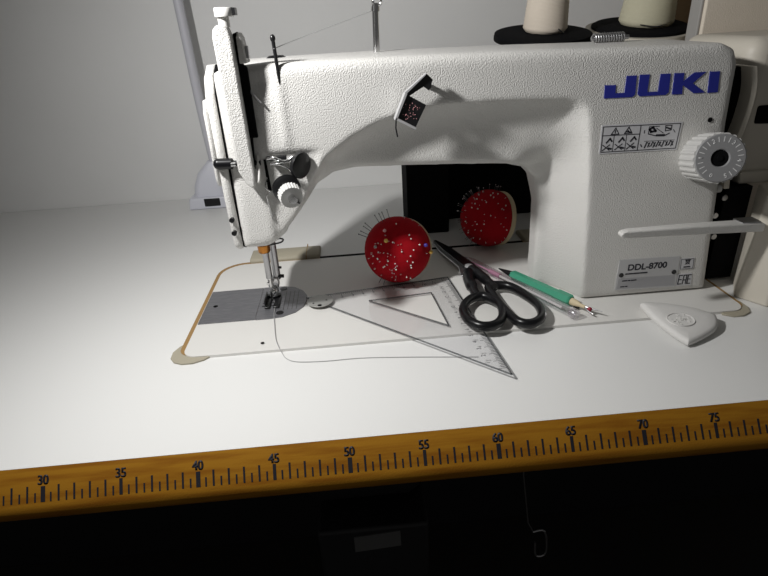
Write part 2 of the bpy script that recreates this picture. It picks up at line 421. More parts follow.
# take-up lever cover: upright rounded channel standing proud of the head
b = B()
prism_xz(b, [(43.25,14.2),(43.15,20),(43.12,23.3),(43.24,23.75),(43.5,24.0),(43.95,24.0),(44.22,23.75),(44.34,23.3),(44.36,20),(44.42,13.9),(44.36,13.1),(44.12,12.8),(43.75,13.1)], 14.0, 14.86)
for v in b.verts:
    dz = max(0, v.co.z-14); v.co = Vector((v.co.x+.008*dz, v.co.y-(.06*dz if v.co.y < 14.5 else .03*dz), v.co.z+.008*dz))
cov = obj('take_up_cover', b, M['paint'], mach, bevel=.18, seg=3)
b = B(); prism_xz(b, [(44.6,21.6),(44.62,23.2),(44.76,23.6),(44.96,23.2),(45.1,21.6)], 14.2, 15.9); obj('cover_lip', b, M['paint'], cov, bevel=.08)
b = B(); prism_xz(b, [(44.4,13.9),(44.4,23.5),(44.7,23.6),(44.7,21.6),(44.98,21.3),(44.98,16.9),(44.98,16.5),(44.6,16.5)], 14.5, 14.96); obj('lever_slot', b, M['matte_black'], cov)
b = B(); box(b, 45.05, 45.25, 14.6, 15.0, 21.9, 22.7); obj('cover_tab', b, M['steel'], cov, bevel=.04)
b = B(); cyl(b, (44.05,14.0,23.9), (44.05,14.0,24.6), .38); ns = obj('cover_screw', b, M['white_plastic'], cov, smooth=40)
b = B(); lathe(b, [(.0,0),(.62,0),(.64,.05),(.64,.5),(.6,.55),(0,.55)], (44.15,14.0,24.55), (0.03,0,1), 14)
obj('screw_head', b, M['white_plastic'], ns, smooth=40)
b = B(); box(b, 44.73, 44.95, 13.6, 14.4, 24.6, 25.05); obj('screw_clip', b, M['black_metal'], ns)
b = B(); tube(b, smooth_path([(44.7,14.9,15.1),(44.72,14.6,14.6),(44.72,14.35,13.9),(44.6,14.3,13.3),(44.45,14.4,13.5),(44.5,14.5,14.2)],6), .13, 8); obj('take_up_lever', b, M['white_plastic'], mach, smooth=60)
b = B(); tube(b, smooth_path([(44.7,14.95,20.1),(45.2,14.6,19.4),(45.6,14.55,18.9)],5), .12, 8, flat=.5); obj('take_up_tip', b, M['steel'], mach, smooth=60)

# thread tension assembly
AX = Vector((.30,-.93,-.2)).normalized()
base = Vector((46.5,14.5,12.75))
ten = obj('tension_post', (lambda q: (cyl(q, base, base+AX*2.6, .3), q)[1])(B()), M['chrome'], mach, smooth=40)
b = B(); lathe(b, [(.35,.1),(1.0,.25),(1.08,.32),(1.0,.4),(.5,.45),(1.0,.52),(1.08,.6),(1.0,.68),(.4,.8)], base, AX, 32); obj('tension_disc', b, M['black_metal'], ten, smooth=40)
b = B(); tube(b, [base+AX*(.85+.55*i/60)+(frame_of(AX)[1]*math.cos(i*.62)+frame_of(AX)[2]*math.sin(i*.62))*.62 for i in range(61)], .075, 6); obj('tension_spring', b, M['chrome'], ten, smooth=60)
b = B()
pr = []
d, u, w = frame_of(AX)
n = 48; o0 = base+AX*1.35
prism(b, [(((.86 if i % 2 else .92))*math.cos(2*PI*i/n), ((.86 if i % 2 else .92))*math.sin(2*PI*i/n)) for i in range(n)], lambda p: o0+u*p[0]+w*p[1], lambda p: o0+AX*.75+u*p[0]*.93+w*p[1]*.93)
kn = obj('tension_knob', b, M['dial'], ten)
b = B(); o1 = base+AX*2.08; cyl(b, o1, o1+AX*.3, .26); 
obj('knob_screw', b, M['black_metal'], kn, smooth=40)
b = B(); q0 = o1+AX*.12
dirv = (Vector((.62,0,-.62)) - AX*Vector((.62,0,-.62)).dot(AX)).normalized()
tube(b, [q0-dirv*.1, q0+dirv*.72], .13, 8, flat=.6); obj('knob_slot', b, M['black_metal'], kn)
b = B(); ax2 = Vector((.75,-.62,-.12)).normalized(); lathe(b, [(.0,0),(1.0,0),(1.02,.08),(1.0,.3),(.85,.36),(0,.36)], (47.75,14.6,14.25), ax2, 32); obj('check_spring_disc', b, M['black_metal'], mach, smooth=40)
b = B(); tube(b, smooth_path([(45.5,14.3,14.95),(46.0,14.0,15.05),(46.6,13.9,14.75),(47.0,14.0,14.75),(47.4,14.1,15.0)],5), .13, 8); tube(b, smooth_path([(45.7,14.3,14.55),(46.3,14.0,14.55),(46.9,13.9,14.3),(47.2,14.0,13.9)],5), .1, 8); sphere(b, (46.4,13.95,14.75), .22); obj('tension_arm', b, M['chrome'], mach, smooth=60)
b = B(); box(b, 45.4, 46.9, 14.35, 14.85, 14.75, 15.05); obj('tension_bracket', b, M['black_metal'], mach, bevel=.06)
b = B(); prism_xz(b, [(44.9,14.75),(45.25,14.75),(45.35,12.3),(45.05,12.3)], 15.0, 15.22); obj('spring_slot', b, M['matte_black'], mach)
b = B(); tube(b, smooth_path([(45.15,14.9,13.4),(44.95,14.7,12.7),(45.25,14.7,12.3),(44.95,14.75,12.0),(44.98,14.85,11.3),(45.1,14.95,10.0)],6), .06, 6); obj('check_spring', b, M['chrome'], mach, smooth=60)

# pins, caps and posts on top of the head
b = B(); cyl(b, (47.1,14.95,20.0), (47.0,15.0,23.0), .13, seg=10); sphere(b, (47.0,15.0,23.05), .19, sz=1.4); obj('thread_pin', b, M['black_metal'], mach, smooth=50)
b = B(); lathe(b, [(0,0),(.85,0),(.85,.12),(.6,.3),(0,.34)], (46.2,22.6,21.3)); obj('oil_cap', b, M['black_plastic'], mach, smooth=50)
b = B(); lathe(b, [(0,0),(.5,0),(.45,.12),(0,.18)], (49.9,23.2,21.15)); obj('oil_cap', b, M['black_plastic'], mach, smooth=50)
b = B(); prism_xy(b, [(44.6,16.4),(46.6,17.2),(46.6,17.6),(44.6,16.8)], 21.3, 21.42); obj('guide_strip', b, M['black_metal'], mach)
b = B(); cyl(b, (54.55,22,21.3), (54.65,22,25.0), .26, seg=16); tube(b, [(54.8+.32*math.cos(a), 21.9, 25.1+.32*math.sin(a)) for a in [2*PI*i/20 for i in range(20)]], .11, 8, True); cyl(b, (54.64,22,24.4), (54.66,22,24.75), .34, seg=16); obj('thread_post', b, M['chrome'], mach, smooth=45)
b = B(); tube(b, [(73.0+2.6*i/120, 22.2+.33*math.cos(i*.62), 21.35+.33*math.sin(i*.62)) for i in range(121)], .075, 6); cyl(b, (72.8,22.2,21.35), (76.0,22.2,21.3), .18, seg=10); obj('thread_tensioner', b, M['steel'], mach, smooth=60)

# black brush-faced thread guide on the front of the arm
b = B(); tube(b, smooth_path([(57.85,15.0,19.2),(57.7,14.4,19.5),(57.5,14.0,19.75)],4), .2, 8)
gd = obj('arm_thread_guide', b, M['black_metal'], mach, smooth=40)
b = B(); prism_xz(b, [(55.95,19.0),(57.55,20.2),(57.98,19.78),(57.7,19.05),(57.3,19.35),(56.2,18.75)], 13.75, 13.9); obj('guide_arm', b, M['black_metal'], gd, bevel=.03)
b = B(); prism_xz(b, [(56.0,18.95),(55.28,17.3),(56.65,16.6),(57.45,18.1)], 13.7, 13.95); gp = obj('guide_plate', b, M['black_metal'], gd)
b = B(); prism_xz(b, [(55.95,19.05),(55.12,17.22),(55.28,17.22),(56.1,18.98)], 13.5, 14.5); obj('guide_rim', b, M['alu'], gd); b = B(); prism_xz(b, [(55.15,17.26),(56.62,16.44),(56.68,16.58),(55.28,17.38)], 13.5, 14.3); obj('guide_rim', b, M['alu'], gd); b = B(); prism_xz(b, [(55.95,19.08),(57.5,20.26),(57.46,20.14),(56.05,18.98)], 13.55, 14.1); obj('guide_rim', b, M['alu'], gd)
b = B()
for i in range(34):
    a = random.uniform(0,2*PI); r = .62*math.sqrt(random.random())
    sphere(b, (56.35+r*1.1*math.cos(a)+.02, 13.68, 17.75+r*1.1*math.sin(a)), random.uniform(.02,.035), seg=6)
obj('plate_fleck', b, M['pin_pink'], gp)['kind'] = 'stuff'
b = B(); tube(b, [(55.25,13.8,17.3),(55.2,13.85,16.6),(55.3,13.9,15.95)], .06, 6); obj('guide_hook', b, M['black_metal'], gd)

# face of the column: lettering, labels, plate
FY = 14.88
on_face = lambda u, v, hh: (u, FY-.005-hh, v)
LET = {'J': [(71.23,18.42),(72.08,18.38),(72.11,17.79),(72.83,17.78),(72.83,18.98),(73.6,18.97),(73.68,17.6),(73.5,17.43),(71.29,17.46)],
 'U': [(73.85,19.0),(74.6,18.98),(74.6,17.72),(75.45,17.7),(75.45,18.96),(76.21,18.94),(76.3,17.6),(76.1,17.42),(74.05,17.44),(73.88,17.6)],
 'K': [(76.52,18.94),(77.27,18.92),(77.3,18.3),(78.07,18.91),(78.97,18.89),(78.08,18.13),(79.2,17.4),(78.29,17.39),(77.32,18.05),(77.38,17.39),(76.6,17.41)],
 'I': [(79.27,18.88),(80.04,18.87),(80.2,17.35),(79.4,17.35)]}
b = B()
for k in LET: prism_xz(b, LET[k], FY-.03, FY+.08)
obj('brand_lettering', b, M['blue'], mach)['label'] = 'blue JUKI lettering'
b = B(); prism_xz(b, [(71.36,15.47),(77.85,15.32),(77.75,13.15),(71.4,13.25)], FY-.02, FY+.05); lab = obj('warning_label', b, M['sticker'], mach)
b = B(); lw = .055
f_ = lambda u, v, hh: (u, FY-.021-hh, v)
P0 = [(71.5,15.34),(77.7,15.2),(77.62,13.28),(71.52,13.38)]
stroke(b, P0, lw, f_, True); stroke(b, [(74.5,15.28),(74.48,13.33)], lw, f_); stroke(b, [(71.5,14.66),(74.5,14.6)], lw, f_)
for cx in (72.5, 73.55):
    stroke(b, [(cx-.3,14.72),(cx,15.2),(cx+.3,14.72)], .06, f_, True)
stroke(b, [(72.5,15.0),(72.5,14.82)], .07, f_); stroke(b, [(73.4,14.85),(73.7,14.8)], .09, f_); stroke(b, [(73.5,14.95),(73.6,14.85)], .08, f_)
for cx in (71.95, 72.95, 73.9):
    stroke(b, [(cx-.32,13.5),(cx+.22,13.92)], .07, f_); stroke(b, [(cx-.32,13.92),(cx+.22,13.5)], .07, f_)
    stroke(b, [(cx-.05,14.1),(cx+.2,14.4),(cx+.35,14.2)], .12, f_); stroke(b, [(cx+.15,13.65),(cx+.35,13.6)], .14, f_)
for x in (72.45, 73.45): stroke(b, [(x,14.6),(x,13.4)], .04, f_)
stroke(b, [(75.25,14.9),(75.5,15.05),(75.75,14.75),(75.4,14.7)], .16, f_, True); stroke(b, [(75.2,14.55),(75.9,14.35),(76.5,14.32),(76.9,14.5)], .07, f_); stroke(b, [(75.9,14.42),(76.5,14.4)], .13, f_)
stroke(b, [(75.8,14.95),(76.4,14.55)], .05, f_); stroke(b, [(75.2,14.55),(75.2,15.1),(76.0,15.1)], .05, f_); stroke(b, [(76.5,15.1),(77.0,15.1),(77.0,14.75),(76.55,14.7)], .06, f_, True); stroke(b, [(76.6,14.95),(76.9,14.85)], .12, f_); stroke(b, [(77.2,14.75),(77.35,14.55)], .05, f_)
stroke(b, [(74.85,14.85),(74.85,14.65)], .05, f_); stroke(b, [(74.7,13.75),(74.8,13.6)], .08, f_)
for i, x in enumerate((75.05,75.3,75.55,75.75,76.0,76.2,76.45,76.75,77.0,77.2)):
    stroke(b, [(x,13.5+.05*(i%3)),(x+.12,13.9-.06*(i%2))], .09, f_)
    if i % 2: stroke(b, [(x-.05,13.9),(x+.15,13.55)], .05, f_)
stroke(b, [(74.95,14.0),(77.4,13.95)], .03, f_)
obj('label_print', b, M['ink'], lab)
b = B(); prism_xz(b, [(74.4,3.78),(79.86,3.70),(79.95,.72),(74.35,.84)], FY-.04, FY+.05); npl = obj('model_plate', b, M['alu'], mach)
b = B(); prism_xz(b, [(74.55,1.98),(79.7,1.9),(79.85,.85),(74.5,.95)], FY-.048, FY); obj('plate_band', b, M['alu_dark'], npl)
b = text_bm('DDL-8700', .86, lambda u, v, hh: (77.0+u, FY-.042-hh, 2.72+v*.93), bold=.03, sx=.96); obj('model_number', b, M['ink'], npl)
b = B(); g_ = lambda u, v, hh: (u, FY-.05-hh, v)
x = 75.15
for wd in (.12,.3,.5,.55): stroke(b, [(x,2.38),(x+wd,2.38)], .12, g_); x += wd+.14
x = 74.95
for wd in (.35,.15,.4): stroke(b, [(x,1.72),(x+wd,1.72)], .1, g_); x += wd+.15
x = 74.85
for wd in (.3,.12): stroke(b, [(x,1.15),(x+wd,1.15)], .1, g_); x += wd+.15
obj('plate_print', b, M['ink'], npl)
for x, z in ((74.74,2.3),(79.55,2.2)):
    b = B(); lathe(b, [(.0,0),(.22,0),(.2,.06),(0,.08)], (x,FY-.04,z), (0,-1,0), 14); obj('rivet', b, M['black_metal'], npl, smooth=50)
b = B(); prism_xz(b, [(80.0,1.92),(81.3,1.92),(81.4,.75),(80.02,.75)], FY-.02, FY+.05); st = obj('conformity_label', b, M['sticker'], mach)
b = B(); z0, z1 = .93, 1.78
stroke(b, [(80.42,z1),(80.15,z1),(80.13,z0),(80.42,z0)], .09, f_); stroke(b, [(80.15,1.36),(80.38,1.36)], .09, f_)
stroke(b, [(80.55,z0),(80.58,z1),(80.84,z1),(80.84,z0)], .09, f_); stroke(b, [(80.58,1.3),(80.84,1.3)], .09, f_)
stroke(b, [(81.22,z1),(80.98,z1),(80.98,z0),(81.24,z0)], .09, f_); stroke(b, [(80.98,1.36),(81.2,1.36)], .07, f_)
obj('conformity_mark', b, M['ink'], st)
b = B(); prism_xz(b, [(79.98,3.45),(81.22,3.43),(81.3,2.36),(80.02,2.36)], FY-.02, FY+.05); st = obj('recycling_label', b, M['sticker'], mach)
b = B(); stroke(b, [(80.45,3.25),(80.85,2.85)], .05, f_); stroke(b, [(80.85,3.25),(80.45,2.85)], .05, f_); stroke(b, [(80.48,3.2),(80.82,3.2),(80.78,2.9),(80.52,2.9)], .05, f_, True); stroke(b, [(80.4,3.28),(80.9,3.28)], .06, f_); stroke(b, [(80.42,2.6),(80.9,2.6)], .12, f_)
stroke(b, [(80.05,3.38),(81.16,3.36),(81.22,2.42),(80.08,2.42)], .03, f_, True)
obj('crossed_bin_mark', b, M['ink'], st)
b = B(); lathe(b, [(0,0),(.19,0),(.19,.03),(0,.03)], (80.05,FY+.0,15.3), (0,-1,0), 16); obj('screw_hole', b, M['matte_black'], mach)

# lettering and labels brought to their printed size on the column face
for o in bpy.data.objects:
    if o.type == 'MESH' and o.name in ('brand_lettering','warning_label','label_print','model_plate','plate_band','model_number','plate_print','rivet','rivet.001','conformity_label','conformity_mark','recycling_label','crossed_bin_mark','screw_hole'):
        b0 = wloc(o)
        for v in o.data.vertices:
            q = v.co+b0; q.x = .9924*q.x+.394*S; q.z = .9924*(q.z-ZT)+.181*S+ZT; v.co = q-b0

# stitch length dial
ca = Vector((79.85,15.2,12.4)); cb = Vector((79.0,11.5,13.2)); ax = (cb-ca).normalized(); L = (cb-ca).length
d, u, w = frame_of(ax)
b = B(); n = 96
def gear(r1, r2): return [((r1 if (i//2) % 2 else r2)*math.cos(2*PI*i/n), (r1 if (i//2) % 2 else r2)*math.sin(2*PI*i/n)) for i in range(n)]
prism(b, gear(1.78,1.86), lambda p: ca+ax*.3+u*p[0]+w*p[1], lambda p: ca+ax*(L-.15)+u*p[0]+w*p[1])
dial = obj('stitch_dial', b, M['dial'], mach)
b = B(); lathe(b, [(1.0,-.1),(1.5,.1),(1.9,.2),(1.9,.35),(1.78,.4)], ca, ax, 48); obj('dial_collar', b, M['dial'], dial, smooth=40)
b = B(); lathe(b, [(.6,-.02),(1.7,-.02),(1.76,.06),(1.7,.13),(.68,.13),(.62,.05),(.6,-.02)], cb-ax*.15, ax, 48); obj('dial_face', b, M['dial_face'], dial, smooth=40)
b = B(); lathe(b, [(0,0),(.62,0),(.62,.02),(0,.02)], cb-ax*.16, ax, 32); cyl(b, cb-ax*.17, cb-ax*.05, .22, seg=6); obj('dial_hole', b, M['matte_black'], dial)
# numerals and ticks run round the dial face
upv = (Vector((0,0,1))-ax*ax.z).normalized(); rtv = upv.cross(ax); rtv = rtv if rtv.x > 0 else -rtv
def dial_map(ang, r, q=0.):
    return lambda uu, vv, hh: cb+ax*(-.02+hh+.004)+(rtv*math.sin(ang)+upv*math.cos(ang))*(r+vv)+(rtv*math.cos(ang)-upv*math.sin(ang))*uu
b = B()
for i in range(20):
    a = -2.35+i*.27
    if i % 4 == 3:
        join(b, text_bm(str(i//4+1), .46, dial_map(a, 1.2), bold=.01))
    else:
        f2 = dial_map(a, 1.22); stroke(b, [(0,0),(0,.32)], .06, f2)
join(b, text_bm('0', .4, dial_map(-2.75, 1.2), bold=.01))
obj('dial_numerals', b, M['white_print'], dial)

# reverse lever
b = B()
lp = [(71.85,7.95),(72.0,8.12),(72.6,8.22),(78,7.88),(84.6,7.35),(84.6,6.65),(78,7.2),(72.6,7.6),(72.0,7.7)]
prism(b, lp, lambda p: (p[0],10.75+(p[0]-71.85)*.12,p[1]), lambda p: (p[0],11.45+(p[0]-71.85)*.17,p[1]))
lev = obj('reverse_lever', b, M['paint'], mach, bevel=.16, seg=3)
b = B(); box(b, 82.6, 84.2, 12.3, 13.5, 7.42, 7.58); obj('lever_washer', b, M['steel'], lev, bevel=.05)

# belt cover and the dark gap behind it
b = B(); prism_xy(b, [(84.0,17.6),(97,17.6),(97,28),(84.0,28)], 9.2, 20.9); bc = obj('belt_cover', b, M['cover'], mach, bevel=1.3, seg=5)
b = B(); prism_xz(b, [(85.3,9.1),(85.3,10.2),(97,10.2),(97,9.1)], 17.4, 18.5); obj('cover_ledge', b, M['cover'], bc, bevel=.15)
def foot_pt(p, z): return (p[0]+.1*z, p[1], z)
b = B(); prism(b, [(84.5,13.7),(85.9,11.4),(86.25,11.35),(86.45,14.6),(97,15.2),(97,18.5),(86.6,16.85)], lambda p: (p[0],p[1],.02), lambda p: (p[0]+(.75 if p[0] < 85 else .1),p[1],9.25)); obj('cover_foot', b, M['cover'], bc, bevel=.2, seg=3)
b = B()
rim = smooth_path([(82.8,19.0),(83.15,17.6),(83.2,16.2),(83.0,14.4),(82.65,12.8),(82.6,11.2),(82.8,9.4)], 5)
A = [(p.x,p.y) for p in rim]; Bq = [(p.x+.45,p.y) for p in rim]
prism_xz(b, A+Bq[::-1], 15.6, 18.2); obj('cover_rim', b, M['cover'], bc, bevel=.06)
b = B(); prism_xz(b, [(85.5,14.2),(85.5,15.7),(90,15.8),(90,14.0)], 17.45, 18.4); obj('cover_slot', b, M['matte_black'], bc, bevel=.2)
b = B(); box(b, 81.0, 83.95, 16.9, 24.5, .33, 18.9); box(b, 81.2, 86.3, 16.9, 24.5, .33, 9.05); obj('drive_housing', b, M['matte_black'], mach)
for x, y, z in ((83.9,16.8,8.2),(83.7,16.8,4.6),(83.4,16.8,6.6)):
    b = B(); lathe(b, [(0,0),(.28,0),(.25,.15),(0,.18)], (x,y+.1,z), (0,-1,0), 14); obj('housing_screw', b, M['steel'], mach, smooth=40)
b = B(); cyl(b, (82.2,15.9,9.4), (82.6,15.9,9.4), .35); obj('pivot_nut', b, M['dial'], mach, smooth=40)

# plates, screws and cap on the bed
b = B(); prism_xy(b, [(36.85,22.62),(41.93,22.64),(41.93,16.25),(36.85,16.25)], .2, .36); sp = obj('slide_plate', b, M['plate'], mach)
b = B(); lathe(b, [(0,0),(.22,0),(.22,.012),(0,.012)], (37.8,19.4,.36)); obj('finger_hole', b, M['matte_black'], sp)
np_ = [(41.98,22.64),(44.0,22.62),(45.1,22.2),(45.95,21.3),(46.4,20.2),(46.45,19.2),(46.2,18.0),(45.5,17.0),(44.4,16.35),(43.2,16.2),(41.98,16.2)]
b = B(); prism_xy(b, np_, .2, .37); ndp = obj('needle_plate', b, M['plate'], mach)
b = B()
for x in (44.35, 44.75, 45.15, 45.55): box(b, x-.025, x+.025, 17.6, 21.4, .365, .38)
obj('guide_lines', b, M['black_metal'], ndp)
for x, y in ((43.98,22.05),(44.1,17.05)):
    b = B(); lathe(b, [(0,0),(.36,0),(.34,.05),(0,.06)], (x,y,.365)); obj('plate_screw', b, M['black_metal'], ndp, smooth=40)
b = B(); box(b, 42.3, 43.8, 18.5, 18.62, .37, .41); box(b, 42.3, 43.8, 19.1, 19.2, .37, .41); box(b, 42.5, 43.5, 20.2, 20.3, .37, .41); obj('feed_dog', b, M['black_metal'], ndp)
b = B(); lathe(b, [(0,0),(.16,0),(.16,.012),(0,.012)], (43.15,12.1,.32), seg=12); obj('bed_screw', b, M['matte_black'], mach)

# needle bar, presser bar and foot
b = B(); lathe(b, [(.5,0),(.56,.1),(.56,.7),(.45,.8)], (43.2,19.4,5.5), seg=24); bx = obj('needle_bush', b, M['copper'], mach, smooth=40)
b = B(); cyl(b, (43.25,19.4,2.9), (43.25,19.4,8.5), .3); nb_ = obj('needle_bar', b, M['steel'], mach, smooth=40)
b = B(); cyl(b, (43.25,19.4,2.0), (43.25,19.4,2.9), .2, seg=14); cyl(b, (43.1,19.1,2.5), (43.1,18.85,2.5), .12, seg=10); obj('needle_clamp', b, M['chrome'], nb_, smooth=40)
b = B(); cyl(b, (43.25,19.4,.4), (43.25,19.4,2.0), .05, .07, seg=8); obj('needle', b, M['chrome'], nb_, smooth=40)
b = B(); cyl(b, (43.75,20.6,2.2), (43.75,20.6,8.5), .36); pb = obj('presser_bar', b, M['steel'], mach, smooth=40)
b = B(); box(b, 43.2, 43.9, 20.0, 20.9, 1.5, 2.5); obj('foot_shank', b, M['chrome'], pb, bevel=.1)
b = B(); cyl(b, (43.9,20.4,2.55), (44.45,20.4,2.5), .17, seg=12); cyl(b, (44.0,20.5,3.4), (44.3,20.4,3.4), .12, seg=10); obj('foot_screw', b, M['black_metal'], pb, smooth=40)
b = B(); box(b, 43.05, 43.75, 19.6, 20.5, .75, 1.6); sphere(b, (43.35,19.7,1.35), .33); obj('foot_hinge', b, M['chrome'], pb, bevel=.08)
b = B(); box(b, 42.6, 43.1, 17.9, 20.4, .42, .6); box(b, 43.4, 43.95, 17.9, 20.4, .42, .6); box(b, 42.6, 43.95, 19.9, 20.4, .42, .78); box(b, 42.65, 42.8, 17.9, 19.8, .6, 1.3); obj('presser_foot', b, M['black_metal'], pb, bevel=.06)
b = B(); tube(b, smooth_path([(43.6,19.2,6.15),(44.1,19.0,6.5),(44.7,18.9,6.85),(45.1,18.9,6.75),(44.9,18.9,6.5),(44.3,19.0,6.35),(43.7,19.2,6.2)],5), .075, 6); obj('thread_loop', b, M['black_metal'], mach, smooth=60)

# ------------------------------------------------------------------ threads
b = B(); tube(b, smooth_path([(47.0,14.84,22.4),(49.2,18.0,23.05),(54.35,21.7,24.45)],8), .03, 5); tag(obj('sewing_thread', b, M['grey_thread'], loc=(47,14.9,22.4)), 'thin grey thread stretched between the pin and the chrome post above the arm', 'thread')
b = B()
def zz(x, y): return .40 if y > 11.2 else .06
tp = [(43.35,19.3,.46),(43.55,18.2,.47),(43.6,16.9,.44),(43.75,15.6,.37),(44.2,12.6,.37),(44.6,11.2,.37),(44.9,10.6,.12),(45.3,9.85,.05),(46.2,9.25,.05),(48.4,9.0,.05),(51.2,9.0,.05),(54.3,8.65,.05),(57.4,8.2,.05),(60.3,7.75,.05)]
tube(b, smooth_path(tp,6), .03, 5)
tag(obj('sewing_thread', b, M['grey_thread'], loc=(43.5,17,.4)), 'loose white thread tail trailing from the presser foot onto the table', 'thread')

# ------------------------------------------------------------------ set square
ss = thing('set_square', 'clear plastic triangular ruler with a cut-out lying under the scissors', 'ruler', (56,16,.34))
A_, B_, C_ = Vector((46.4,19.4)), Vector((60.3,21.4)), Vector((62.0,4.55))
ha, hb, hc = Vector((52.3,17.75)), Vector((58.2,18.35)), Vector((58.75,12.1))
def sub(a, b_, n): return [a.lerp(b_, i/n) for i in range(n)]
outp = sub(A_,B_,3)+sub(B_,C_,3)+sub(C_,A_,3); inp = sub(ha,hb,3)+sub(hb,hc,3)+sub(hc,ha,3)
sz = lambda p: (0.35 if True else 0)
b = B(); prism_xy(b, [tuple(p) for p in outp], .40, .55, [tuple(p) for p in inp]); obj('plate', b, M['clear'], ss)
b = B()
for tri in ((A_,B_,C_),(ha,hb,hc)):
    for i in range(3):
        p, q = tri[i], tri[(i+1)%3]
        tube(b, [(p.x,p.y,.475),(q.x,q.y,.475)], .07, 6)
obj('bevelled_edge', b, M['clear_edge'], ss)
b = B(); fz = lambda u, v, hh: (u, v, .555+hh)
def scale_marks(p, q, n, side, start):
    d = (q-p).normalized(); nn = Vector((-d.y,d.x))*side
    for i in range(n):
        o = p+d*(start+i*.2); ln = .62 if i % 5 == 0 else .34
        o2 = o+nn*.12
        stroke(b, [tuple(o2), tuple(o2+nn*ln)], .045, fz, t=.006)
scale_marks(A_, B_, 62, -1, 1.3); scale_marks(C_, B_, 78, 1, .8)
for i in range(1, 12):
    d = (B_-A_).normalized(); o = A_+d*(1.3+i)-Vector((-d.y,d.x))*1.15
    join(b, text_bm(str(i), .5, lambda u, v, hh, o=o: (o.x+u, o.y+v, .556+hh), extr=.006))
for i in range(1, 15):
    d = (B_-C_).normalized(); o = C_+d*(.8+i)+Vector((-d.y,d.x))*1.05
    join(b, text_bm(str(i), .5, lambda u, v, hh, o=o: (o.x-v, o.y+u-.1, .556+hh), extr=.006))
obj('scale_print', b, M['ink'], ss)

# small round plate resting on the ruler's pointed end
dk = thing('steel_disc', 'small round grey steel disc on the pointed tip of the clear ruler', 'disc', (47.75,18.3,.57))
b = B(); lathe(b, [(0,0),(1.2,0),(1.22,.03),(1.16,.07),(0,.07)], (47.75,18.3,.575), seg=36); obj('plate', b, M['disc_grey'], dk, smooth=40)
for x, y, r in ((47.15,17.85,.1),(47.75,17.35,.2),(48.35,18.3,.1)):
    b = B(); lathe(b, [(0,0),(r,0),(r,.01),(0,.01)], (x,y,.646), seg=14); obj('hole', b, M['matte_black'], dk)

# ------------------------------------------------------------------ pincushions and their pins
def pin_mesh(name, head_m, r, L):
    bm = bmesh.new(); lathe(bm, [(.028,-.8),(.028,L)], (0,0,0), (0,0,1), 6)
    n0 = len(bm.faces); sphere(bm, (0,0,L), r, seg=8)
    bm.faces.ensure_lookup_table()
    for f in bm.faces[n0:]: f.material_index = 1
    for v in bm.verts: v.co = v.co*S
    me = bpy.data.meshes.new(name); bm.to_mesh(me); bm.free(); me.materials.append(M['pin_steel' if L < .6 else 'pin_dark']); me.materials.append(head_m); me.shade_smooth()
    return me
PM = {'steel': pin_mesh('pin', M['pin_steel'], .055, .12), 'white': pin_mesh('pin', M['pin_white'], .075, .15), 'long': pin_mesh('pin', M['pin_dark'], .06, .95),
      'yellow': pin_mesh('pin', M['pin_yellow'], .2, .2), 'purple': pin_mesh('pin', M['pin_purple'], .2, .2), 'pink': pin_mesh('pin', M['pin_pink'], .17, .2), 'grey': pin_mesh('pin', M['grey_card'], .16, .2), 'mid': pin_mesh('pin', M['pin_steel'], .055, .6)}
def pincushion(label, c, axis, r, pins, rimh):
    t = thing('pincushion', label, 'pincushion', (c[0],c[1],.32), 'red pincushions under the arm')
    d, u, w = frame_of(axis); c = Vector(c)
    prof = [(0,r)]
    for i in range(1, 15):
        a = PI/2*i/14*1.22
        prof.append((r*math.sin(a), r*math.cos(a)))
    hb = prof[-1][1]
    b = B(); lathe(b, prof[1:][::-1]+[(0.0,r)], c, d, 40); obj('cushion', b, M['red'], t, smooth=60)
    rb = prof[-1][0]
    b = B(); lathe(b, [(0,hb-rimh),(rb*.96,hb-rimh),(rb+.06,hb-rimh+.1),(rb+.06,hb+.02),(rb-.1,hb+.05)], c, d, 40); obj('base', b, M['card'], t, smooth=40)
    for kind, v in pins:
        v = Vector(v).normalized()
        o = bpy.data.objects.new('pin', PM[kind]); C.objects.link(o); o.parent = t
        o.location = W(c+v*r*.995)-t.location
        tilt = Vector((random.uniform(-.2,.2),random.uniform(-.2,.2),random.uniform(-.2,.2)))
        o.rotation_mode = 'QUATERNION'; o.rotation_quaternion = (v+tilt*(.6 if kind in ('steel','white') else .25)).to_track_quat('Z','Y')
    return t
CAM = Vector((51.85,-26.97,23.88))
def cam_frame(c):
    f = (Vector(c)-CAM).normalized(); r = f.cross(Vector((0,0,1))).normalized(); return f, r, r.cross(f)
def front(c, sx, sy):     # direction on the ball that shows at (sx, sy) of its outline from the front
    f, r, u = cam_frame(c); s = math.sqrt(max(0,1-sx*sx-sy*sy)); return r*sx+u*sy-f*s
c1 = (55.5,22.0,3.62); r1 = 3.22
pins = [('white',(-.33,.53)),('grey',(-.6,.1)),('yellow',(-.3,.25)),('purple',(.78,.08)),('yellow',(.93,-.12)),('pink',(.62,.1))]
pins = [(k, front(c1,*p)) for k, p in pins]
pins[0] = ('pink', front(c1,-.33,.53)); pins[5] = ('white', front(c1,.62,.1))
for a in (102,110,116,122,138,143,149,155): pins.append(('long', front(c1, math.cos(math.radians(a))*random.uniform(.9,.97), math.sin(math.radians(a))*random.uniform(.9,.97))))
for a in (238,245): pins.append(('mid', front(c1, math.cos(math.radians(a))*.95, math.sin(math.radians(a))*.95)))
for a in (60,45,75): pins.append(('steel', front(c1, math.cos(math.radians(a))*.95, math.sin(math.radians(a))*.95)))
while len(pins) < 80:
    x, y = random.gauss(-.2,.42), random.gauss(-.3,.42)
    if x*x+y*y < .85: pins.append((random.choice(('steel','white','steel')), front(c1,x,y)))
pincushion('red velvet pincushion in front, stuck full of pins, beside the scissors blades', c1, (-.42,-.86,.3), r1, pins, .35)
c2 = (66.2,29.0,3.6); pins = []; r2 = 3.1
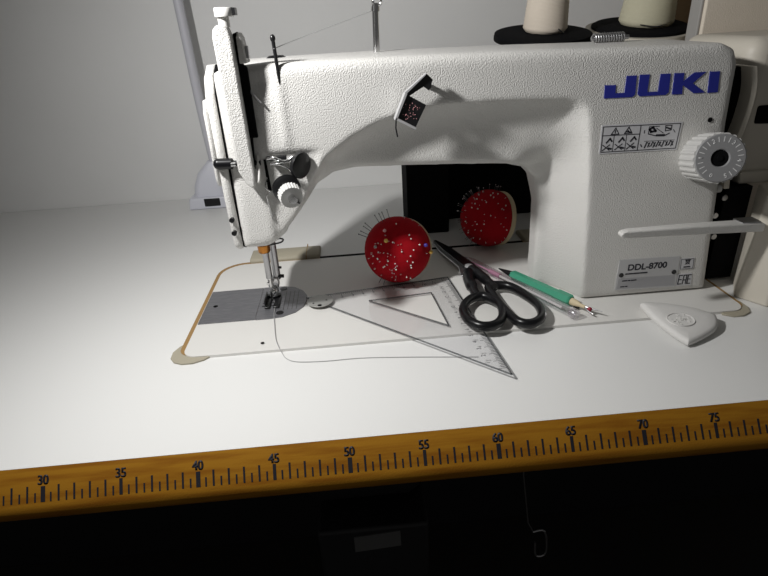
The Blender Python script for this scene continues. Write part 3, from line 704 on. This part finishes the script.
for i in range(34):
    a = math.radians(random.uniform(65,250)); q = random.uniform(.88,.99); pins.append(('mid', front(c2, math.cos(a)*q, math.sin(a)*q)))
while len(pins) < 88:
    x, y = random.uniform(-.95,.6), random.uniform(-.9,.95)
    if x*x+y*y < .85: pins.append((random.choice(('steel','white','steel')), front(c2,x,y)))
pincushion('shadowed red pincushion further back with bristling pins and a cream rim', c2, (-.93,-.28,.2), r2, pins, .6)

# ------------------------------------------------------------------ scissors
sc = thing('scissors', 'open-handled scissors with black rings, blades pointing under the red pincushion', 'scissors', (62.5,20,.35))
def ring(pts, n=10): return smooth_path(pts, n, True)
RL = [(x+.35,y-.2,z) for x,y,z in [(62.2,16.0,1.0),(60.9,15.6,1.0),(59.95,14.0,1.0),(60.0,12.0,1.0),(60.9,10.85,1.0),(62.1,11.0,1.0),(63.0,12.4,1.0),(63.2,14.4,1.0)]]
RR = [(63.5,17.6,1.05),(63.45,15.6,1.0),(63.75,13.0,1.0),(64.3,10.9,1.0),(65.3,10.45,1.0),(66.4,11.4,1.0),(66.75,13.3,1.0),(66.2,15.6,1.0),(65.2,17.3,1.05)]
b = B(); tube(b, ring(RL), .37, 12, True, flat=1.15); tube(b, smooth_path([(62.0,15.8,1.0),(61.95,17.4,1.05),(62.0,19.2,1.0),(62.35,21.0,.95)],5), [.42]*6+[.55]*5+[.6]*5, 12); h1 = obj('ring_handle', b, M['black_plastic'], sc, smooth=60)
b = B(); tube(b, ring(RR), .37, 12, True, flat=1.15); tube(b, smooth_path([(63.9,17.2,1.05),(63.6,18.6,1.1),(63.2,20.0,1.1),(62.7,21.5,1.05)],5), [.42]*6+[.5]*5+[.55]*5, 12); h2 = obj('ring_handle', b, M['black_plastic'], sc, smooth=60)
bl = [(61.5,20.6),(62.3,20.3),(63.0,21.2),(63.1,22.6),(61.2,27.6),(60.35,29.9),(60.1,29.8),(60.5,27.0),(61.65,22.8)]
b = B(); prism_xy(b, bl, .75, .92); obj('blade', b, M['steel'], sc, bevel=.03)
bl2 = [(62.6,20.4),(63.4,20.7),(63.3,22.6),(61.7,27.6),(60.5,30.0),(60.2,29.9),(60.95,26.6),(62.1,22.6)]
b = B(); prism_xy(b, bl2, .95, 1.12); obj('blade', b, M['black_metal'], sc, bevel=.03)['label'] = 'blackened upper blade'
b = B(); lathe(b, [(0,0),(.42,0),(.4,.14),(.2,.2),(0,.2)], (62.6,22.2,1.1)); obj('pivot_screw', b, M['alu'], sc, smooth=40)

# ------------------------------------------------------------------ clear pen
pen = thing('pen', 'clear-barrelled pen with pinkish insert lying right of the scissors', 'pen', (66,18,.33))
pa, pbv = Vector((62.75,25.0,.78)), Vector((69.35,11.85,.75)); pd = (pbv-pa).normalized()
b = B(); lathe(b, [(.2,0),(.36,.9),(.42,1.4),(.42,14.55),(.38,14.7),(0,14.7)], pa, pd, 6); obj('barrel', b, M['clear_pen'], pen)
b = B(); cyl(b, pa+pd*1.2, pa+pd*4.0, .1); cyl(b, pa+pd*4.0, pa+pd*5.5, .24); obj('insert', b, M['pink'], pen, smooth=40)
b = B(); cyl(b, pa+pd*5.5, pa+pd*13.4, .13); obj('refill', b, M['white_plastic'], pen, smooth=40)
b = B(); cyl(b, pa-pd*.5, pa+pd*.1, .08, .2); obj('tip', b, M['steel'], pen, smooth=40)
b = B(); lathe(b, [(.43,0),(.46,.1),(.46,.5),(.4,.6),(0,.62)], pbv-pd*.3, pd, 24); obj('end_cap', b, M['clear_pen'], pen, smooth=40)

# ------------------------------------------------------------------ seam ripper
sr = thing('seam_ripper', 'green-handled seam ripper with black point beside the machine column', 'seam ripper', (68,17,.33))
ra, rb = Vector((66.4,20.25,.8)), Vector((69.9,13.95,.8)); rd = (rb-ra).normalized()
b = B(); lathe(b, [(.34,0),(.47,.25),(.47,5.6),(.55,5.65),(.55,7.1),(.45,7.25)], ra, rd, 6); obj('handle', b, M['green'], sr)
b = B(); cyl(b, ra-rd*1.75, ra+rd*.05, .06, .33); obj('point', b, M['black_plastic'], sr, smooth=40)
b = B(); lathe(b, [(.34,0),(.3,.5),(.17,1.0),(.15,1.5)], rb, rd, 16); obj('ferrule', b, M['card'], sr, smooth=40)
b = B(); lathe(b, [(.2,0),(.28,.2),(.2,.45)], rb+Vector((.15,-.35,-.35)), Vector((.8,-.6,0)), 12); obj('collar', b, M['black_plastic'], sr, smooth=40)
f0 = rb+rd*1.2
b = B(); tube(b, [f0, f0+rd*.8+Vector((.1,.12,.02)), f0+rd*1.75+Vector((.35,.25,.06))], [.13,.11,.03], 8); tube(b, [f0+rd*.2, f0+rd*.9+Vector((-.22,-.1,-.1)), f0+rd*1.3+Vector((-.2,-.1,-.15))], [.1,.08,.06], 8); obj('fork', b, M['steel'], sr, smooth=60)
b = B(); sphere(b, tuple(f0+rd*.75+Vector((-.02,-.02,.02))), .2); obj('bead', b, M['ruby'], sr, smooth=60)

# ------------------------------------------------------------------ tailor's chalk
ch = thing('tailors_chalk', 'white rounded triangular tailor\'s chalk lying at the right front of the bed', 'tailor\'s chalk', (77.5,9,.0))
cp = smooth_path([(75.3,11.9,0),(75.25,10.4,0),(75.6,8.2,0),(76.05,6.75,0),(76.4,6.6,0),(78.0,7.3,0),(79.4,8.2,0),(80.15,9.35,0),(80.1,9.9,0),(79.0,11.1,0),(77.2,12.15,0),(75.5,12.55,0)], 4, True)
cx, cy = 77.4, 9.3
b = B(); rings = []
for sc_, z in ((.93,.36),(1.0,.5),(1.0,.75),(.97,.9),(.88,1.0),(.6,1.07)):
    rings.append([V(b, (cx+(p.x-cx)*sc_, cy+(p.y-cy)*sc_, z-.36+(.36 if True else 0)*(1 if p.y > 10.6 else .15+.85*max(0,min(1,(p.y-6)/5))))) for p in cp])
for a, q in zip(rings, rings[1:]):
    for i in range(len(a)): b.faces.new((a[i],a[(i+1)%len(a)],q[(i+1)%len(a)],q[i]))
b.faces.new(rings[0][::-1]); b.faces.new(rings[-1])
obj('block', b, M['chalk'], ch, smooth=50)
ez = lambda x, y: .74+.05+(y-9)*.052
b = B(); ecx, ecy = 77.0, 9.2
tube(b, [(ecx+1.02*math.cos(a), ecy+.92*math.sin(a), ez(0,ecy+.92*math.sin(a))+.15) for a in [2*PI*i/32 for i in range(32)]], .06, 6, True)
for k in range(26):
    a = random.uniform(0,2*PI); r = .8*math.sqrt(random.random()); x, y = ecx+r*math.cos(a), ecy+.9*r*math.sin(a); a2 = random.uniform(0,PI)
    tube(b, [(x,y,ez(0,y)+.15),(x+.22*math.cos(a2),y+.2*math.sin(a2),ez(0,y)+.15)], .05, 5)
obj('emblem', b, M['chalk'], ch, smooth=60)

# ------------------------------------------------------------------ thread stand and cones
st = thing('thread_stand', 'thread stand behind the arm carrying two round black foam spool rests', 'thread stand', (81,46,0))
b = B(); lathe(b, [(0,0),(4,0),(4,.4),(1.2,1.0),(.8,1.6),(.8,3)], (81,46,.0)); obj('foot', b, M['frame'], st, smooth=40)
b = B(); cyl(b, (81,46,.4), (81,46,18.5), .6); tube(b, [(73.25,36.4,19.2),(81,46,18.2),(84.9,38.2,18.9)], .5, 10); obj('pole', b, M['frame'], st, smooth=40)
TILT = Vector((0,-.16,1)).normalized()
for (x, y, z, R, rim) in ((73.3,36.2,21.25,5.15,False),(84.9,38.0,21.25,5.75,True)):
    b = B(); lathe(b, [(0,-2),(.6,-2),(.6,-.5),(R,-.35),(R,0.04),(0,0.04)], (x,y,z), TILT, seg=48); rest = obj('spool_rest', b, M['cover'] if rim else M['matte_black'], st, smooth=40)
    if rim:
        rest['label'] = 'cream spool rest'
    b = B(); lathe(b, [(0,.0),(R-(.6 if rim else .05),.0),(R-(.6 if rim else .05),.25),(R-.9,.42),(0,.42)], (x,y,z+.01), TILT, seg=48); obj('foam_pad', b, M['foam'], rest, smooth=40)
    b = B(); cyl(b, (x,y,z), Vector((x,y,z))+TILT*9, .3); obj('spindle', b, M['steel'], rest, smooth=40)
def cone(label, x, y, z, r0, r1, H, m):
    t = thing('thread_cone', label, 'thread cone', (x,y,z), 'thread cones on the stand')
    b = B(); pr = [(.42,0),(r0-.25,0),(r0,.35)]
    for i in range(1, 40): pr.append((r0+(r1-r0)*i/40+.015*((i%2)*2-1), .35+(H-.6)*i/40))
    pr += [(r1-.2,H-.1),(.42,H-.1)]
    lathe(b, pr, (x,y,z), TILT, seg=40); obj('wound_thread', b, m, t, smooth=60)
    b = B(); lathe(b, [(.4,-.0),(.62,0),(.5,H+.6),(.4,H+.6)], (x,y,z), TILT, seg=24); obj('core', b, M['card'], t, smooth=50)
    return t
c_ = cone('cream thread cone on the left black spool rest', 73.45, 36.0, 21.7, 2.3, 1.7, 9, M['cream_thread'])
b = B(); tube(b, smooth_path([(74.1,33.75,21.85),(74.5,33.9,21.6),(74.9,34.3,21.45)],4), .07, 5); obj('loose_end', b, M['pin_dark'], c_)
c_ = cone('olive-cream thread cone on the right spool rest with cream rim', 85.4, 37.8, 21.7, 2.85, 2.0, 10, M['olive_thread'])
b = B(); tube(b, smooth_path([(83.6,35.4,21.7),(85.3,34.95,21.45),(87.0,35.5,21.9),(87.7,36.3,22.4)],5), .06, 5); obj('loose_end', b, M['pin_dark'], c_)

# ------------------------------------------------------------------ things standing behind the machine
b = B(); box(b, 57.9, 62.9, 35.0, 41, 0.02, 14.5); tag(obj('storage_box', b, M['matte_black'], loc=(60,38,0), bevel=.15), 'matte black upright box directly behind the front red pincushion', 'box')
b = B(); box(b, 63.2, 76, 39.6, 42.2, 0.02, 15.0); tag(obj('board', b, M['matte_black'], loc=(71,41,0), bevel=.12), 'black board behind the shadowed pincushion at the back of the arm opening', 'board')
bx = thing('fabric_panel', 'tall beige fabric-covered panel behind the belt cover at the right', 'panel', (104,30.5,0))
b = B(); box(b, 86.75, 124, 29.3, 31.6, 0.02, 40); obj('cover', b, M['board'], bx, bevel=.15)
b = B(); prism_xz(b, [(86.35,.02),(86.73,.02),(86.73,40),(86.5,40)], 29.6, 31.4); obj('side_flap', b, M['grey_card'], bx, bevel=.1)
b = B(); box(b, 91.0, 96.6, 44.3, 45.6, 0.02, 40); tag(obj('wooden_board', b, M['brown'], loc=(93,44,0), bevel=.1), 'dark brown board behind the right thread cone, left of the beige panel', 'board')

# ------------------------------------------------------------------ desk lamp (its head is above the frame and lights the scene)
lamp = thing('desk_lamp', 'white desk lamp with a square switch on its foot, left behind the machine', 'desk lamp', (30,54.5,0))
b = B(); prism(b, [(27.2,0.02),(33.1,0.02),(33.1,1.75),(27.45,1.75)], lambda p: (p[0],52.0,p[1]), lambda p: (p[0],57.6,p[1])); ft = obj('foot', b, M['lamp_plastic'], lamp, bevel=.25, seg=3)
b = B(); box(b, 29.6, 31.9, 51.9, 52.2, .45, 1.6); obj('switch', b, M['black_plastic'], ft, bevel=.08)
b = B()
r0_ = round_rect(27.9,32.7,52.7,57.0,1.2); r1_ = round_rect(30.6,32.2,53.6,55.4,.7)
r05 = [(a[0]*.62+c[0]*.38, a[1]*.62+c[1]*.38) for a, c in zip(r0_, r1_)]
Ls = [[V(b,(p[0],p[1],1.7)) for p in r0_],[V(b,(a_[0]*.9+c_[0]*.1,a_[1]*.9+c_[1]*.1,3.2)) for a_, c_ in zip(r0_, r1_)],[V(b,(p[0],p[1],4.9)) for p in r05],[V(b,(p[0],p[1],6.6)) for p in r1_]]
for a, q in zip(Ls, Ls[1:]):
    for i in range(len(a)): b.faces.new((a[i],a[(i+1)%len(a)],q[(i+1)%len(a)],q[i]))
b.faces.new(Ls[0][::-1]); b.faces.new(Ls[-1])
obj('neck', b, M['lamp_plastic'], lamp, smooth=50)
LP = Vector((30.0,2.0,39.0))
arm = smooth_path([(31.5,54.6,6),(31.1,54.7,14),(30.9,54.8,24),(30.7,54.5,34),(30.6,52,43),(30.4,44,50),(30.2,30,53),(30.1,14,50),(30,5,45),(30,2.6,42)], 6)
b = B(); tube(b, arm, [.56+.1*(1-i/len(arm)) for i in range(len(arm))], 16); obj('stem', b, M['lamp_tube'], lamp, smooth=60)
AIM = (Vector((76,22,4))-LP).normalized()
b = B(); lathe(b, [(0,-3.2),(1.2,-3.2),(1.6,-2.6),(3.6,-.8),(4.0,.25),(3.85,.25),(3.4,-.6)], LP, AIM, 32); hd = obj('lamp_head', b, M['lamp_plastic'], lamp, smooth=40)
b = B(); lathe(b, [(0,-.75),(3.3,-.75),(3.3,-.65),(0,-.65)], LP, AIM, 32); obj('diffuser', b, M['diffuser'], hd)

# ------------------------------------------------------------------ dim things under the table
mo = thing('sewing_motor', 'dark sewing motor housing hanging in the shadow under the table', 'motor', (52,14,-3.2))
b = B(); lathe(b, [(0,0),(5,0),(5.6,.8),(5.6,9),(5,10),(0,10)], (45.5,13,-11), (1,0,0), 32); box(b, 47, 53, 10, 16, -6, -3.2); obj('housing', b, M['frame'], mo, smooth=40)
b = B(); prism_xz(b, [(48.5,-9.6),(53.2,-9.1),(53.2,-9.9),(48.5,-10.4)], 7.1, 7.5); obj('name_plate', b, M['dim_plate'], mo)
b = B(); box(b, 46, 56, 7, 16, -26, -16.8); box(b, 49, 51, 11, 13, -16.8, -14); obj('control_box', b, M['frame'], mo, bevel=.3)
b = B(); prism_xz(b, [(49.2,-17.6),(53.4,-17.3),(53.4,-19.2),(49.2,-19.5)], 6.9, 7.1); obj('box_label', b, M['dim_plate'], mo)
rod = thing('pull_wire', 'thin bright wire with a small hook hanging under the table edge', 'wire', (64,6,-3.2))
b = B(); tube(b, [(63.8,6,-3.2),(63.95,6,-11),(64.7,6,-16.8),(65.3,6,-18.1)], .06, 6); obj('wire', b, M['steel'], rod)
b = B(); tube(b, smooth_path([(65.2,6,-18.0),(66.3,6,-18.1),(66.6,6,-20.9),(65.7,6,-21.2),(65.5,6,-19.4)],4), .1, 6); obj('hook', b, M['steel'], rod)

# ------------------------------------------------------------------ light
def area(name, loc, d, size, energy, col, spread=180):
    l = bpy.data.lights.new(name, 'AREA'); l.shape = 'DISK'; l.size = size*S; l.energy = energy; l.color = col; l.spread = math.radians(spread)
    o = bpy.data.objects.new(name, l); C.objects.link(o); o.location = W(loc); o.rotation_mode = 'QUATERNION'; o.rotation_quaternion = Vector(d).to_track_quat('-Z','Y')
    o.parent = lamp; o.location = W(loc)-lamp.location
    return o
area('lamp_light', LP+AIM*.4, AIM, 3.2, 2.15, (1,.99,.975))
w = bpy.data.worlds.new('room'); bpy.context.scene.world = w; w.use_nodes = True
w.node_tree.nodes['Background'].inputs[0].default_value = (1,.98,.95,1); w.node_tree.nodes['Background'].inputs[1].default_value = .065

# ------------------------------------------------------------------ camera
cd = bpy.data.cameras.new('camera'); cam = bpy.data.objects.new('camera', cd); C.objects.link(cam)
yaw, pitch, roll, fpx = 0.0427, 0.46053, -0.06263, 543.077
f = Vector((math.sin(yaw)*math.cos(pitch), math.cos(yaw)*math.cos(pitch), -math.sin(pitch)))
r = Vector((math.cos(yaw), -math.sin(yaw), 0)); u = r.cross(f)
r2 = r*math.cos(roll)+u*math.sin(roll); u2 = -r*math.sin(roll)+u*math.cos(roll)
m = Matrix((r2, u2, -f)).transposed().to_4x4(); m.translation = W(CAM); cam.matrix_world = m
cd.sensor_fit = 'HORIZONTAL'; cd.sensor_width = 36; cd.lens = 36*fpx/768; cd.clip_start = .01; cd.clip_end = 50
sn = bpy.context.scene; sn.camera = cam
sn.view_settings.view_transform = 'Standard'; sn.view_settings.look = 'None'; sn.view_settings.gamma = 1; sn.view_settings.use_curve_mapping = False
sn.view_settings.exposure = 0
